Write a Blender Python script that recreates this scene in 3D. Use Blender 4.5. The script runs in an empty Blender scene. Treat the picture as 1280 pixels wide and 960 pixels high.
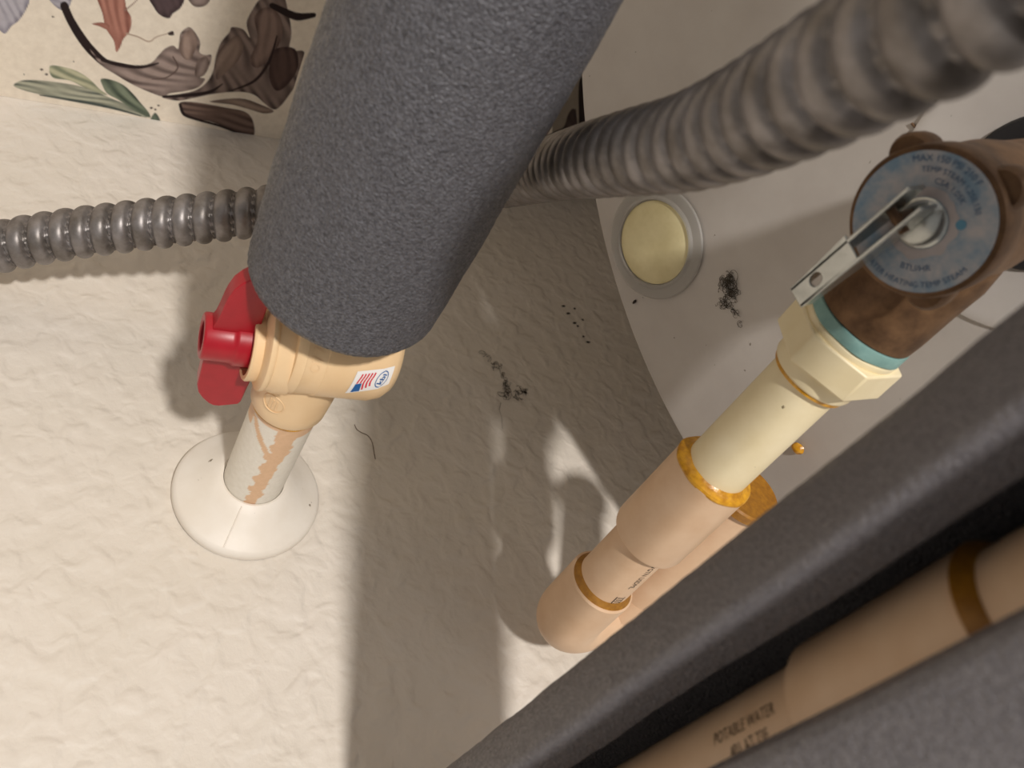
import bpy, bmesh, math, random
import numpy as np
from mathutils import Vector, Matrix, noise

random.seed(4)
rng = np.random.default_rng(4)
scn = bpy.context.scene
COL = scn.collection
PI = math.pi

# ------------------------------------------------------------------ camera
# world: X to the right along the back wall, Y towards the back wall, Z up (metres)
FPX = 1050.0
WV = np.array([-.435, .585, .685]); WV /= np.linalg.norm(WV)      # world Y in camera axes (right, down, forward)
UV = np.array([-.723, .227, -.653]); UV -= WV * (UV @ WV); UV /= np.linalg.norm(UV)
XV = np.cross(WV, UV)
BAS = np.array([XV, WV, UV])
CAM = np.array([0., 0., 1.573])
WALL_Y = 0.310
TOP_Z = 1.300
cam_d = bpy.data.cameras.new('camera')
cam = bpy.data.objects.new('camera', cam_d)
COL.objects.link(cam)
cm = Matrix.Identity(4)
for r in range(3):
    cm[r][0] = BAS[r][0]; cm[r][1] = -BAS[r][1]; cm[r][2] = -BAS[r][2]; cm[r][3] = CAM[r]
cam.matrix_world = cm
cam_d.sensor_fit = 'HORIZONTAL'; cam_d.sensor_width = 36.0
cam_d.lens = 36.0 * FPX / 1280.0
cam_d.clip_start = 0.005; cam_d.clip_end = 20
cam_d.dof.use_dof = True
cam_d.dof.focus_distance = 0.315
cam_d.dof.aperture_fstop = 19.0
scn.camera = cam

# ------------------------------------------------------------------ world and light
world = bpy.data.worlds.new('world'); scn.world = world
world.use_nodes = True
bg = world.node_tree.nodes['Background']
bg.inputs[0].default_value = (1.0, 0.955, 0.915, 1)
bg.inputs[1].default_value = 0.31

def area_light(name, loc, target, size, power, color):
    ld = bpy.data.lights.new(name, 'AREA')
    ld.shape = 'DISK'; ld.size = size; ld.energy = power; ld.color = color
    lo = bpy.data.objects.new(name, ld); COL.objects.link(lo)
    lo.location = loc
    lo.rotation_euler = (Vector(target) - Vector(loc)).to_track_quat('-Z', 'Y').to_euler()
    return lo
area_light('work_light', (-0.450, -0.89, 1.733), (0.05, 0.31, 1.42), 0.075, 13.8, (1.0, 0.955, 0.905))

scn.view_settings.view_transform = 'Standard'
scn.view_settings.look = 'None'
scn.view_settings.exposure = 0.0
scn.view_settings.gamma = 1.0
scn.view_settings.use_curve_mapping = False

# ------------------------------------------------------------------ helpers
def ray(px, py):
    return BAS @ np.array([(px - 640) / FPX, (py - 480) / FPX, 1.0])
def at_depth(px, py, zmm):
    return CAM + ray(px, py) * zmm / 1000.0
def on_wall(px, py, off=0.0):
    r = ray(px, py); return CAM + r * ((WALL_Y - off) / r[1])
def on_top(px, py, h=0.0):
    r = ray(px, py); return CAM + r * ((TOP_Z + h - CAM[2]) / r[2])
def N(v):
    v = np.asarray(v, float); return v / np.linalg.norm(v)

def s2l(c):
    return tuple(((x / 12.92) if x <= 0.04045 else ((x + 0.055) / 1.055) ** 2.4) for x in c)
def rgb(r, g, b):
    return s2l((r / 255., g / 255., b / 255.))

def frame(axis, hint=(0, 0, 1)):
    a = N(axis); h = np.asarray(hint, float)
    if abs(a @ N(h)) > .98: h = np.array([1., 0, 0])
    u = N(np.cross(h, a)); v = np.cross(a, u)
    return a, u, v

class MB:
    """collects vertices and faces for one mesh"""
    def __init__(self): self.v = []; self.f = []; self.c = []
    def add(self, vs, fs):
        o = len(self.v); self.v.extend([tuple(x) for x in vs]); self.f.extend([tuple(i + o for i in f) for f in fs])
    def grid(self, pts, nu, nv, closeu=False, closev=False, flip=False):
        """pts[u*nv+v]"""
        fs = []
        for i in range(nu if closeu else nu - 1):
            for j in range(nv if closev else nv - 1):
                a = i * nv + j; b = ((i + 1) % nu) * nv + j
                c = ((i + 1) % nu) * nv + (j + 1) % nv; d = i * nv + (j + 1) % nv
                fs.append((a, d, c, b) if flip else (a, b, c, d))
        self.add(pts, fs)
    def lathe(self, prof, org, axis, seg=48, hint=(0, 0, 1), cap0=True, cap1=True, rfun=None):
        """prof: list of (radius, s) along axis"""
        a, u, v = frame(axis, hint); org = np.asarray(org, float)
        n = len(prof); pts = []
        for (r, s) in prof:
            for k in range(seg):
                t = 2 * PI * k / seg
                rr = r * (rfun(t, s) if rfun else 1)
                pts.append(org + a * s + (u * math.cos(t) + v * math.sin(t)) * rr)
        fs = []
        for i in range(n - 1):
            for k in range(seg):
                k2 = (k + 1) % seg
                fs.append((i * seg + k, i * seg + k2, (i + 1) * seg + k2, (i + 1) * seg + k))
        if cap0: fs.append(tuple(range(seg - 1, -1, -1)))
        if cap1: fs.append(tuple((n - 1) * seg + k for k in range(seg)))
        self.add(pts, fs)
    def tube(self, path, rad, seg=8, caps=True):
        path = [np.asarray(p, float) for p in path]; n = len(path)
        if not hasattr(rad, '__len__'): rad = [rad] * n
        tang = [N(path[min(i + 1, n - 1)] - path[max(i - 1, 0)] + 1e-12) for i in range(n)]
        _, u, v = frame(tang[0]); pts = []
        for i in range(n):
            u = N(u - tang[i] * (u @ tang[i])); v = np.cross(tang[i], u)
            for k in range(seg):
                t = 2 * PI * k / seg
                pts.append(path[i] + (u * math.cos(t) + v * math.sin(t)) * rad[i])
        fs = []
        for i in range(n - 1):
            for k in range(seg):
                k2 = (k + 1) % seg
                fs.append((i * seg + k, i * seg + k2, (i + 1) * seg + k2, (i + 1) * seg + k))
        if caps:
            fs.append(tuple(range(seg - 1, -1, -1))); fs.append(tuple((n - 1) * seg + k for k in range(seg)))
        self.add(pts, fs)
    def prism(self, poly, org, e1, e2, e3, t0, t1):
        """polygon (list of 2d) in axes e1,e2 extruded along e3 from t0 to t1"""
        org = np.asarray(org, float); n = len(poly)
        pts = [org + e1 * x + e2 * y + e3 * t0 for x, y in poly] + [org + e1 * x + e2 * y + e3 * t1 for x, y in poly]
        fs = [tuple(range(n - 1, -1, -1)), tuple(range(n, 2 * n))]
        fs += [(i, (i + 1) % n, n + (i + 1) % n, n + i) for i in range(n)]
        self.add(pts, fs)
    def box(self, lo, hi):
        x0, y0, z0 = lo; x1, y1, z1 = hi
        self.add([(x0, y0, z0), (x1, y0, z0), (x1, y1, z0), (x0, y1, z0), (x0, y0, z1), (x1, y0, z1), (x1, y1, z1), (x0, y1, z1)],
                 [(3, 2, 1, 0), (4, 5, 6, 7), (0, 1, 5, 4), (1, 2, 6, 5), (2, 3, 7, 6), (3, 0, 4, 7)])
    def build(self, name, m, parent=None, smooth=35, colors=None, bevel=0, fix=True):
        me = bpy.data.meshes.new(name)
        base = Vector((0, 0, 0))
        if parent is not None:
            p = parent
            while p is not None:
                base += p.location; p = p.parent
        else:
            if self.v:
                arr = np.array(self.v); c = (arr.min(0) + arr.max(0)) / 2; c[2] = arr[:, 2].min()
                base = Vector(c)
        me.from_pydata([tuple(np.asarray(x) - np.array(base)) for x in self.v], [], self.f)
        if fix:
            bm = bmesh.new(); bm.from_mesh(me)
            bmesh.ops.recalc_face_normals(bm, faces=bm.faces)
            bm.to_mesh(me); bm.free()
        if colors is not None:
            ca = me.color_attributes.new('print', 'FLOAT_COLOR', 'POINT')
            cc = np.ones((len(me.vertices), 4), np.float32); cc[:, :3] = np.asarray(colors)[:, :3]
            ca.data.foreach_set('color', cc.ravel())
        o = bpy.data.objects.new(name, me); COL.objects.link(o)
        if m is not None: me.materials.append(m)
        if parent is not None: o.parent = parent
        else: o.location = base
        if smooth:
            me.polygons.foreach_set('use_smooth', [True] * len(me.polygons))
            try: me.set_sharp_from_angle(angle=math.radians(smooth))
            except Exception: pass
        if bevel:
            b = o.modifiers.new('bevel', 'BEVEL'); b.width = bevel; b.segments = 2; b.limit_method = 'ANGLE'; b.angle_limit = math.radians(40)
        return o

def tag(o, label=None, cat=None, group=None, kind=None):
    if label: o['label'] = label
    if cat: o['category'] = cat
    if group: o['group'] = group
    if kind: o['kind'] = kind
    return o
def thing(name, loc, label, cat, group=None):
    o = bpy.data.objects.new(name, None); COL.objects.link(o)
    o.location = tuple(loc); o.empty_display_size = .01
    return tag(o, label, cat, group)

# ------------------------------------------------------------------ materials
def mat(name, col, rough=.5, metal=0., var=None, vscale=60., bump=0., bscale=200., bdist=.001, detail=4, spec=.5, attr=None, specks=None, **kw):
    m = bpy.data.materials.new(name); m.use_nodes = True
    nt = m.node_tree; nd = nt.nodes; ln = nt.links
    b = nd['Principled BSDF']
    b.inputs['Roughness'].default_value = rough; b.inputs['Metallic'].default_value = metal
    b.inputs['Specular IOR Level'].default_value = spec
    b.inputs['Base Color'].default_value = (*col, 1)
    for k, v in kw.items():
        b.inputs[k.replace('_', ' ')].default_value = v
    tc = nd.new('ShaderNodeTexCoord')
    m['_'] = 0
    src = None
    if attr:
        a = nd.new('ShaderNodeVertexColor'); a.layer_name = attr; src = a.outputs['Color']
    if var is not None:
        n = nd.new('ShaderNodeTexNoise'); n.inputs['Scale'].default_value = vscale; n.inputs['Detail'].default_value = 6
        n.inputs['Roughness'].default_value = .6
        ln.new(tc.outputs['Object'], n.inputs['Vector'])
        r = nd.new('ShaderNodeValToRGB'); r.color_ramp.elements[0].position = .35; r.color_ramp.elements[1].position = .68
        if attr:
            r.color_ramp.elements[0].color = (*var, 1); r.color_ramp.elements[1].color = (1, 1, 1, 1)
            mx = nd.new('ShaderNodeMix'); mx.data_type = 'RGBA'; mx.blend_type = 'MULTIPLY'; mx.inputs[0].default_value = 1
            ln.new(n.outputs['Fac'], r.inputs[0]); ln.new(src, mx.inputs[6]); ln.new(r.outputs[0], mx.inputs[7]); src = mx.outputs[2]
        else:
            r.color_ramp.elements[0].color = (*var, 1); r.color_ramp.elements[1].color = (*col, 1)
            ln.new(n.outputs['Fac'], r.inputs[0]); src = r.outputs[0]
    if specks:
        sc_, th_, cl_ = specks
        n = nd.new('ShaderNodeTexNoise'); n.inputs['Scale'].default_value = sc_; n.inputs['Detail'].default_value = 3
        ln.new(tc.outputs['Object'], n.inputs['Vector'])
        r = nd.new('ShaderNodeMapRange'); r.inputs[1].default_value = th_; r.inputs[2].default_value = th_ + .03
        ln.new(n.outputs['Fac'], r.inputs[0])
        mx = nd.new('ShaderNodeMix'); mx.data_type = 'RGBA'; ln.new(r.outputs[0], mx.inputs[0])
        if src is not None: ln.new(src, mx.inputs[6])
        else: mx.inputs[6].default_value = (*col, 1)
        mx.inputs[7].default_value = (*cl_, 1); src = mx.outputs[2]
    if src is not None: ln.new(src, b.inputs['Base Color'])
    if bump:
        n = nd.new('ShaderNodeTexNoise'); n.inputs['Scale'].default_value = bscale; n.inputs['Detail'].default_value = detail
        ln.new(tc.outputs['Object'], n.inputs['Vector'])
        bp = nd.new('ShaderNodeBump'); bp.inputs['Strength'].default_value = bump; bp.inputs['Distance'].default_value = bdist
        ln.new(n.outputs['Fac'], bp.inputs['Height']); ln.new(bp.outputs[0], b.inputs['Normal'])
    return m

def wall_paint():
    m = mat('textured_wall_paint', rgb(226, 217, 206), .6, var=rgb(217, 208, 195), vscale=9)
    nt = m.node_tree; nd = nt.nodes; ln = nt.links; b = nd['Principled BSDF']; tc = nd['Texture Coordinate']
    n1 = nd.new('ShaderNodeTexNoise'); n1.inputs['Scale'].default_value = 105; n1.inputs['Detail'].default_value = 1.6; n1.inputs['Distortion'].default_value = .35
    n2 = nd.new('ShaderNodeTexNoise'); n2.inputs['Scale'].default_value = 480; n2.inputs['Detail'].default_value = 2
    for n in (n1, n2): ln.new(tc.outputs['Object'], n.inputs['Vector'])
    r = nd.new('ShaderNodeMapRange'); r.interpolation_type = 'SMOOTHSTEP'
    r.inputs[1].default_value = .34; r.inputs[2].default_value = .72
    ln.new(n1.outputs['Fac'], r.inputs[0])
    a = nd.new('ShaderNodeMath'); a.operation = 'MULTIPLY_ADD'; a.inputs[1].default_value = .25
    ln.new(n2.outputs['Fac'], a.inputs[0]); ln.new(r.outputs[0], a.inputs[2])
    bp = nd.new('ShaderNodeBump'); bp.inputs['Strength'].default_value = .55; bp.inputs['Distance'].default_value = .0013
    ln.new(a.outputs[0], bp.inputs['Height']); ln.new(bp.outputs[0], b.inputs['Normal'])
    return m

def foam_mat(name, base, dark, spark=.0, scale=900):
    m = mat(name, base, .62, spec=.45)
    nt = m.node_tree; nd = nt.nodes; ln = nt.links; b = nd['Principled BSDF']; tc = nd['Texture Coordinate']
    v = nd.new('ShaderNodeTexVoronoi'); v.inputs['Scale'].default_value = scale; v.inputs['Randomness'].default_value = 1
    v2 = nd.new('ShaderNodeTexVoronoi'); v2.inputs['Scale'].default_value = scale * .62
    n = nd.new('ShaderNodeTexNoise'); n.inputs['Scale'].default_value = scale * .5; n.inputs['Detail'].default_value = 6; n.inputs['Roughness'].default_value = .8
    for q in (v, v2, n): ln.new(tc.outputs['Object'], q.inputs['Vector'])
    r = nd.new('ShaderNodeValToRGB'); e = r.color_ramp.elements
    e[0].position = .36; e[0].color = (*dark, 1); e[1].position = .62; e[1].color = (*base, 1)
    ln.new(n.outputs['Fac'], r.inputs[0]); ln.new(r.outputs[0], b.inputs['Base Color'])
    rr = nd.new('ShaderNodeMapRange'); rr.inputs[1].default_value = 0; rr.inputs[2].default_value = 1; rr.inputs[3].default_value = .22; rr.inputs[4].default_value = .75
    ln.new(v2.outputs['Color'], rr.inputs[0]); ln.new(rr.outputs[0], b.inputs['Roughness'])
    add = nd.new('ShaderNodeMath'); add.operation = 'ADD'
    ln.new(v.outputs['Distance'], add.inputs[0]); ln.new(v2.outputs['Distance'], add.inputs[1])
    bp = nd.new('ShaderNodeBump'); bp.inputs['Strength'].default_value = .75; bp.inputs['Distance'].default_value = spark
    ln.new(add.outputs[0], bp.inputs['Height']); ln.new(bp.outputs[0], b.inputs['Normal'])
    return m

M = {}
M['wall'] = wall_paint()
M['paper'] = mat('floral_wallpaper', (1, 1, 1), .75, var=(.90, .89, .88), vscale=240, bump=.25, bscale=900, bdist=.0003, attr='print', spec=.25)
M['floor'] = mat('concrete_floor', rgb(120, 112, 102), .8, var=rgb(95, 88, 80), vscale=6)
M['enamel'] = mat('grey_white_enamel', rgb(188, 183, 178), .42, var=rgb(180, 174, 169), vscale=40, bump=.12, bscale=700, bdist=.0004, specks=(330, .735, rgb(120, 112, 102)))
M['tan'] = mat('tan_cpvc', rgb(224, 192, 160), .42, var=rgb(216, 181, 147), vscale=90, spec=.4)
M['tanvalve'] = mat('cream_valve_plastic', rgb(238, 208, 166), .36, var=rgb(233, 200, 156), vscale=70, spec=.4)
M['cream'] = mat('aged_cream_cpvc', rgb(240, 226, 190), .38, var=rgb(232, 216, 176), vscale=70, spec=.45, specks=(260, .73, rgb(130, 116, 84)))
M['cement'] = mat('yellow_orange_cement', rgb(226, 168, 40), .28, var=rgb(176, 118, 20), vscale=300, bump=.3, bscale=500, bdist=.0006)
M['cementdark'] = mat('dried_amber_cement', rgb(168, 116, 32), .4, var=rgb(140, 92, 26), vscale=500, bump=.2, bscale=700, bdist=.0004)
M['white'] = mat('white_plastic', rgb(235, 228, 218), .48, var=rgb(226, 217, 204), vscale=50, specks=(240, .73, rgb(140, 128, 110)))
M['peel'] = mat('peeling_white_paint', (1, 1, 1), .5, var=(.93, .92, .90), vscale=500, bump=.4, bscale=500, bdist=.0005, attr='print')
M['red'] = mat('red_plastic', rgb(168, 14, 34), .36, var=rgb(158, 11, 30), vscale=200, bump=.04, bscale=1500, bdist=.0002)
M['screw'] = mat('dark_screw_steel', rgb(70, 74, 72), .45, .8)
M['slot'] = mat('screw_slot_black', rgb(14, 14, 14), .7)
M['foam'] = foam_mat('grey_pipe_foam', rgb(108, 108, 114), rgb(56, 55, 60), spark=.0005, scale=1900)
M['foam2'] = foam_mat('dark_grey_pipe_foam', rgb(110, 107, 110), rgb(82, 79, 83), spark=.0003, scale=1900)
M['steel'] = mat('galvanised_conduit', rgb(146, 141, 140), .44, .65, var=rgb(108, 102, 97), vscale=130, bump=.12, bscale=500, bdist=.0004)
M['brass'] = mat('brown_bronze', rgb(124, 94, 66), .5, .55, var=rgb(88, 64, 44), vscale=160, bump=.2, bscale=900, bdist=.0004)
M['chrome'] = mat('plated_steel', rgb(200, 202, 198), .26, .9, var=rgb(170, 172, 168), vscale=150)
M['tape'] = mat('teal_thread_compound', rgb(132, 168, 162), .55, var=rgb(112, 150, 146), vscale=200)
M['lblue'] = mat('faded_blue_label', rgb(118, 146, 168), .45, var=rgb(184, 180, 181), vscale=190)
M['lgrey'] = mat('pale_label_print', rgb(192, 190, 192), .45, var=rgb(176, 178, 184), vscale=300)
M['lwhite'] = mat('bare_label_ring', rgb(172, 162, 160), .42, var=rgb(184, 176, 176), vscale=200)
M['black'] = mat('black_rubber', rgb(24, 22, 24), .7)
M['ink'] = mat('black_ink', rgb(46, 36, 30), .6)
M['inkbrown'] = mat('brown_ink', rgb(74, 52, 28), .6)
M['sticker'] = mat('white_sticker', rgb(240, 238, 236), .3)
M['sred'] = mat('sticker_red', rgb(214, 50, 70), .3)
M['sblue'] = mat('sticker_blue', rgb(34, 96, 160), .3)
M['yfoam'] = mat('yellow_port_foam', rgb(222, 211, 168), .6, var=rgb(208, 196, 150), vscale=90, bump=.2, bscale=200, bdist=.001)
M['clear'] = mat('milky_clear_plastic', rgb(214, 211, 206), .4, Transmission_Weight=.6, IOR=1.15, spec=.2)
M['lint'] = mat('grey_brown_lint', rgb(74, 66, 56), .9)
M['dark'] = mat('dark_crumb', rgb(38, 30, 24), .8)
M['brownhair'] = mat('brown_fibre', rgb(96, 72, 50), .8)

# ------------------------------------------------------------------ setting
def structure(o, label=None):
    o['kind'] = 'structure'
    if label: o['label'] = label
    return o

m_ = MB(); m_.box((-.75, WALL_Y, 0), (.52, WALL_Y + .09, 2.3))
structure(m_.build('wall_back', M['wall'], smooth=0), 'white textured painted wall behind the pipes')
m_ = MB(); m_.box((-.75, -.8, -.06), (.62, WALL_Y + .09, 0))
structure(m_.build('floor', M['floor'], smooth=0), 'bare closet floor under the tank')

# right wall: meets the back wall along a corner line
k0 = on_wall(0, 119); k1 = on_wall(335, 171)
cu = N(k0 - k1)                       # up along the corner
cn = N(np.cross(cu, [0, 1., 0]))      # normal
if cn[0] > 0: cn = -cn
def wb(px, py):                       # photo ray -> (u along corner, v out from the back wall)
    r = ray(px, py); t = ((k1 - CAM) @ cn) / (r @ cn); p = CAM + r * t - k1
    return np.array([p @ cu, -p[1]])
def wb3(u, v, off=0.): return k1 + cu * u + np.array([0, -1., 0]) * v + cn * off

tl = (2.3 - k1[2]) / cu[2]; tb = (1.225 - k1[2]) / cu[2]
m_ = MB(); th = -cn * .06
q = [wb3(tb, 0), wb3(tl, 0), wb3(tl, 1.1), wb3(tb, 1.1)]
q = [p + np.array([0, .0, 0]) for p in q]
m_.add(q + [p + th for p in q], [(0, 1, 2, 3), (7, 6, 5, 4), (0, 4, 5, 1), (1, 5, 6, 2), (2, 6, 7, 3), (3, 7, 4, 0)])
M['bwall'] = mat('papered_wall_board', rgb(226, 214, 196), .8)
wall_right = structure(m_.build('wall_right', M['bwall'], smooth=0), 'floral papered wall meeting the textured wall')

m_ = MB(); xs = wb3(tb, 0)[0]
m_.box((xs, -.8, 0), (xs + .06, WALL_Y, 1.225))
structure(m_.build('wall_side', M['bwall'], smooth=0), 'plain wall below the floral papered wall')

# ---- floral print painted per vertex on the paper sheet
CREAM = np.array(rgb(240, 229, 212))
class Paint:
    def __init__(self, P):            # P: Nx2 positions in photo-pixel motif space
        self.P = P; self.c = np.tile(CREAM, (len(P), 1))
    def blend(self, a, col):
        a = np.clip(a, 0, 1)[:, None]; self.c = self.c * (1 - a) + np.asarray(col) * a
    def sdf(self, poly):
        poly = np.asarray(poly, float); P = self.P
        d = np.full(len(P), 1e9); ins = np.zeros(len(P), bool)
        lo = poly.min(0) - 8; hi = poly.max(0) + 8
        sel = np.where(np.all((P > lo) & (P < hi), axis=1))[0]
        if len(sel) == 0: return d
        Q = P[sel]; dd = np.full(len(Q), 1e9); ii = np.zeros(len(Q), bool)
        n = len(poly)
        for i in range(n):
            a = poly[i]; b = poly[(i + 1) % n]; ab = b - a
            t = np.clip(((Q - a) @ ab) / (ab @ ab + 1e-9), 0, 1)
            dd = np.minimum(dd, np.hypot(*(Q - a - t[:, None] * ab).T))
            c1 = (a[1] > Q[:, 1]) != (b[1] > Q[:, 1])
            with np.errstate(divide='ignore', invalid='ignore'):
                xx = a[0] + (Q[:, 1] - a[1]) * ab[0] / (ab[1] if ab[1] != 0 else 1e-9)
            ii ^= c1 & (Q[:, 0] < xx)
        d[sel] = np.where(ii, -dd, dd)
        return d
    def smooth(self, pts, n=8, closed=True):
        pts = np.asarray(pts, float); out = []; k = len(pts)
        for i in range(k if closed else k - 1):
            g = lambda j: pts[j % k] if closed else pts[min(max(j, 0), k - 1)]
            p0, p1, p2, p3 = g(i - 1), g(i), g(i + 1), g(i + 2)
            for t in np.linspace(0, 1, n, endpoint=False):
                out.append(.5 * ((2 * p1) + (-p0 + p2) * t + (2 * p0 - 5 * p1 + 4 * p2 - p3) * t * t + (-p0 + 3 * p1 - 3 * p2 + p3) * t ** 3))
        if not closed: out.append(pts[-1])
        return np.array(out)
    def leaf(self, poly, c0, c1, ang=0., soft=1.2, streak=.5, freq=.55):
        """filled petal with two tones streaked along direction ang"""
        d = self.sdf(self.smooth(poly, 5))
        a = np.clip(.5 - d / soft, 0, 1)
        nx, ny = -math.sin(ang), math.cos(ang)
        w = self.P @ np.array([nx, ny]); l = self.P @ np.array([math.cos(ang), math.sin(ang)])
        s = .5 + .5 * np.sin(w * freq + 1.6 * np.sin(l * .06 + w * .11)) * np.cos(l * .035 + w * .05)
        edge = np.clip(1 + d / 7., 0, 1)
        mix = np.clip(1.25 * (streak * s + (1 - streak) * edge) - .22, 0, 1)[:, None]
        col = np.asarray(c1) * (1 - mix) + np.asarray(c0) * mix
        self.c = self.c * (1 - a[:, None]) + col * a[:, None]
    def stroke(self, pts, wd, col, soft=1.1):
        p = self.smooth(pts, 6, False); d = np.full(len(self.P), 1e9); n = len(p)
        wd = np.interp(np.linspace(0, 1, n), np.linspace(0, 1, len(wd)), wd)
        for i in range(n - 1):
            a = p[i]; b = p[i + 1]; ab = b - a
            sel = np.where(np.all((self.P > np.minimum(a, b) - 12) & (self.P < np.maximum(a, b) + 12), axis=1))[0]
            if len(sel) == 0: continue
            Q = self.P[sel]; t = np.clip(((Q - a) @ ab) / (ab @ ab + 1e-9), 0, 1)
            dd = np.hypot(*(Q - a - t[:, None] * ab).T) - (wd[i] * (1 - t) + wd[i + 1] * t)
            d[sel] = np.minimum(d[sel], dd)
        self.blend(.5 - d / soft, col)

BR0, BR1 = rgb(70, 56, 54), rgb(166, 148, 140)       # dark and light taupe
DK = rgb(40, 28, 28)
GR0, GR1 = rgb(78, 86, 80), rgb(182, 182, 162)
PK0, PK1 = rgb(128, 78, 68), rgb(186, 132, 116)
LV0, LV1 = rgb(118, 114, 128), rgb(186, 182, 190)

def paint_motif(pt):
    L = pt.leaf
    # grey-lavender bloom at the far left
    L([(-30, -20), (20, -16), (36, -4), (34, 8), (24, 24), (14, 32), (6, 41), (-4, 34), (-20, 26)], LV0, LV1, 1.2)
    L([(58, -10), (88, -8), (86, 8), (78, 12), (66, 4)], LV0, LV1, .6)
    # pink bud with tendril
    L([(122, -8), (152, -8), (158, 10), (164, 22), (162, 38), (154, 48), (150, 58), (145, 64), (142, 50), (132, 34), (128, 16)], PK0, PK1, 1.45, streak=.7)
    L([(115, 29), (126, 27), (136, 30), (134, 36), (124, 32)], PK0, PK1, .2)
    pt.stroke([(156, 12), (166, 4), (172, -2)], [.9, .7, .5], rgb(150, 122, 112))
    pt.stroke([(158, 41), (172, 45), (186, 51), (196, 45), (214, 40)], [1, .8, .8, .7, .5], rgb(176, 152, 134))
    L([(210, 40), (216, 38), (217, 43), (211, 43)], DK, BR0, 0)
    # dark pod, top
    L([(188, -6), (228, -6), (226, 8), (216, 16), (211, 22), (200, 18), (192, 8)], rgb(48, 36, 40), rgb(92, 76, 78), 1.3)
    L([(236, -6), (262, -6), (258, 5), (246, 8), (238, 3)], BR0, BR1, .3)
    # big scroll: stem then leaf sweeping to the right
    pt.stroke([(80, 6), (88, 24), (100, 44), (114, 62), (132, 78), (152, 84), (172, 84), (196, 82), (208, 76)], [5, 5, 5.5, 5.5, 5, 4, 3.2, 2.4, 1.4], DK)
    L([(112, 60), (126, 74), (148, 80), (168, 82), (188, 78), (198, 68), (206, 60), (216, 56), (222, 60), (224, 50), (226, 40),
       (236, 33), (244, 40), (250, 52), (249, 64), (256, 68), (264, 68), (262, 80), (256, 92), (250, 96), (256, 98), (248, 108), (232, 113),
       (212, 116), (204, 120), (186, 114), (164, 104), (144, 92), (126, 80)], BR0, BR1, .25, streak=.75)
    L([(228, 44), (238, 36), (246, 48), (244, 62), (236, 74), (228, 70), (224, 58)], rgb(110, 92, 84), rgb(168, 146, 134), 1.3)
    L([(246, 76), (258, 70), (260, 80), (254, 92), (244, 94)], rgb(92, 76, 70), BR1, 1.9)
    pt.stroke([(128, 74), (150, 80), (176, 83), (198, 78)], [2.2, 2.6, 2, .8], DK)
    pt.stroke([(216, 70), (222, 84), (208, 96), (190, 98)], [.8, 1, .8, .5], rgb(92, 74, 68))
    # second, darker acanthus to the right
    L([(204, 121), (222, 117), (244, 112), (258, 102), (266, 88), (270, 68), (276, 52), (286, 40), (290, 33), (304, 36), (312, 46),
       (308, 28), (316, 10), (328, -4), (352, -8), (360, 14), (364, 40), (362, 62), (380, 64), (378, 92), (368, 108), (352, 130), (342, 136), (330, 128),
       (318, 118), (300, 114), (270, 116), (240, 122), (222, 125)], rgb(52, 40, 39), rgb(146, 128, 120), 1.15, streak=.72, freq=.42)
    L([(272, 66), (286, 50), (296, 44), (304, 56), (298, 74), (284, 88), (270, 98)], rgb(92, 74, 68), rgb(154, 134, 122), 2.0)
    L([(318, 20), (334, 8), (350, 20), (352, 46), (338, 70), (322, 84), (312, 74), (322, 48)], rgb(80, 62, 58), rgb(146, 124, 114), 1.6)
    L([(342, 62), (368, 60), (372, 84), (358, 106), (344, 112), (336, 92)], rgb(48, 34, 34), rgb(92, 72, 66), 1.4)
    pt.stroke([(204, 120), (236, 118), (262, 114), (278, 104)], [1.5, 2.4, 2, .6], DK)
    pt.stroke([(290, 112), (318, 100), (336, 76), (346, 44)], [.8, 1.8, 2, .8], rgb(48, 34, 34))
    # lower lobe and curl
    L([(224, 128), (232, 126), (252, 128), (284, 134), (304, 138), (314, 146), (318, 160), (316, 170), (306, 170), (288, 162),
       (266, 152), (244, 148), (232, 142), (225, 134)], rgb(70, 54, 50), rgb(128, 106, 96), .22, streak=.75, freq=.8)
    L([(262, 126), (300, 122), (326, 130), (342, 138), (330, 141), (312, 136), (290, 130)], rgb(92, 76, 70), rgb(166, 146, 132), .15)
    pt.stroke([(225, 130), (230, 142), (248, 149), (276, 157), (306, 170)], [1.8, 2, 1.6, 1.4, .8], DK)
    # black scroll end behind the sleeve
    pt.stroke([(340, 6), (356, 14), (372, 20), (392, 18)], [3.5, 4.5, 5, 3], DK)
    # green leaves at the lower left
    L([(62, 82), (76, 82), (96, 88), (112, 98), (124, 110), (134, 118), (112, 112), (88, 100), (66, 96)], rgb(108, 118, 98), rgb(196, 194, 164), .5, streak=.8)
    L([(17, 106), (26, 100), (42, 99), (64, 101), (96, 106), (120, 114), (144, 124), (168, 134), (184, 146), (160, 140), (120, 130), (84, 124), (54, 118), (30, 112)],
      GR0, GR1, .2, streak=.7, freq=.9)
    L([(126, 98), (136, 98), (152, 104), (164, 114), (176, 128), (186, 140), (186, 146), (166, 136), (148, 124), (134, 116), (128, 106)], rgb(40, 52, 46), rgb(128, 138, 118), .7, streak=.75)
    pt.stroke([(50, 118), (100, 126), (140, 134), (176, 144)], [.6, 1.8, 1.6, .8], rgb(74, 82, 78))
    L([(188, 148), (194, 140), (200, 150), (192, 152)], GR0, rgb(110, 122, 104), 1.2)
    for (x, y, r) in ((52, 86, 2), (58, 92, 2), (66, 20, 1.6), (189, 134, 2), (194, 136, 1.6), (198, 131, 1.6), (92, 76, 1), (30, 92, 1)):
        L([(x - r, y), (x, y - r * .7), (x + r, y), (x, y + r * .7)], DK, BR0, 0)

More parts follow.
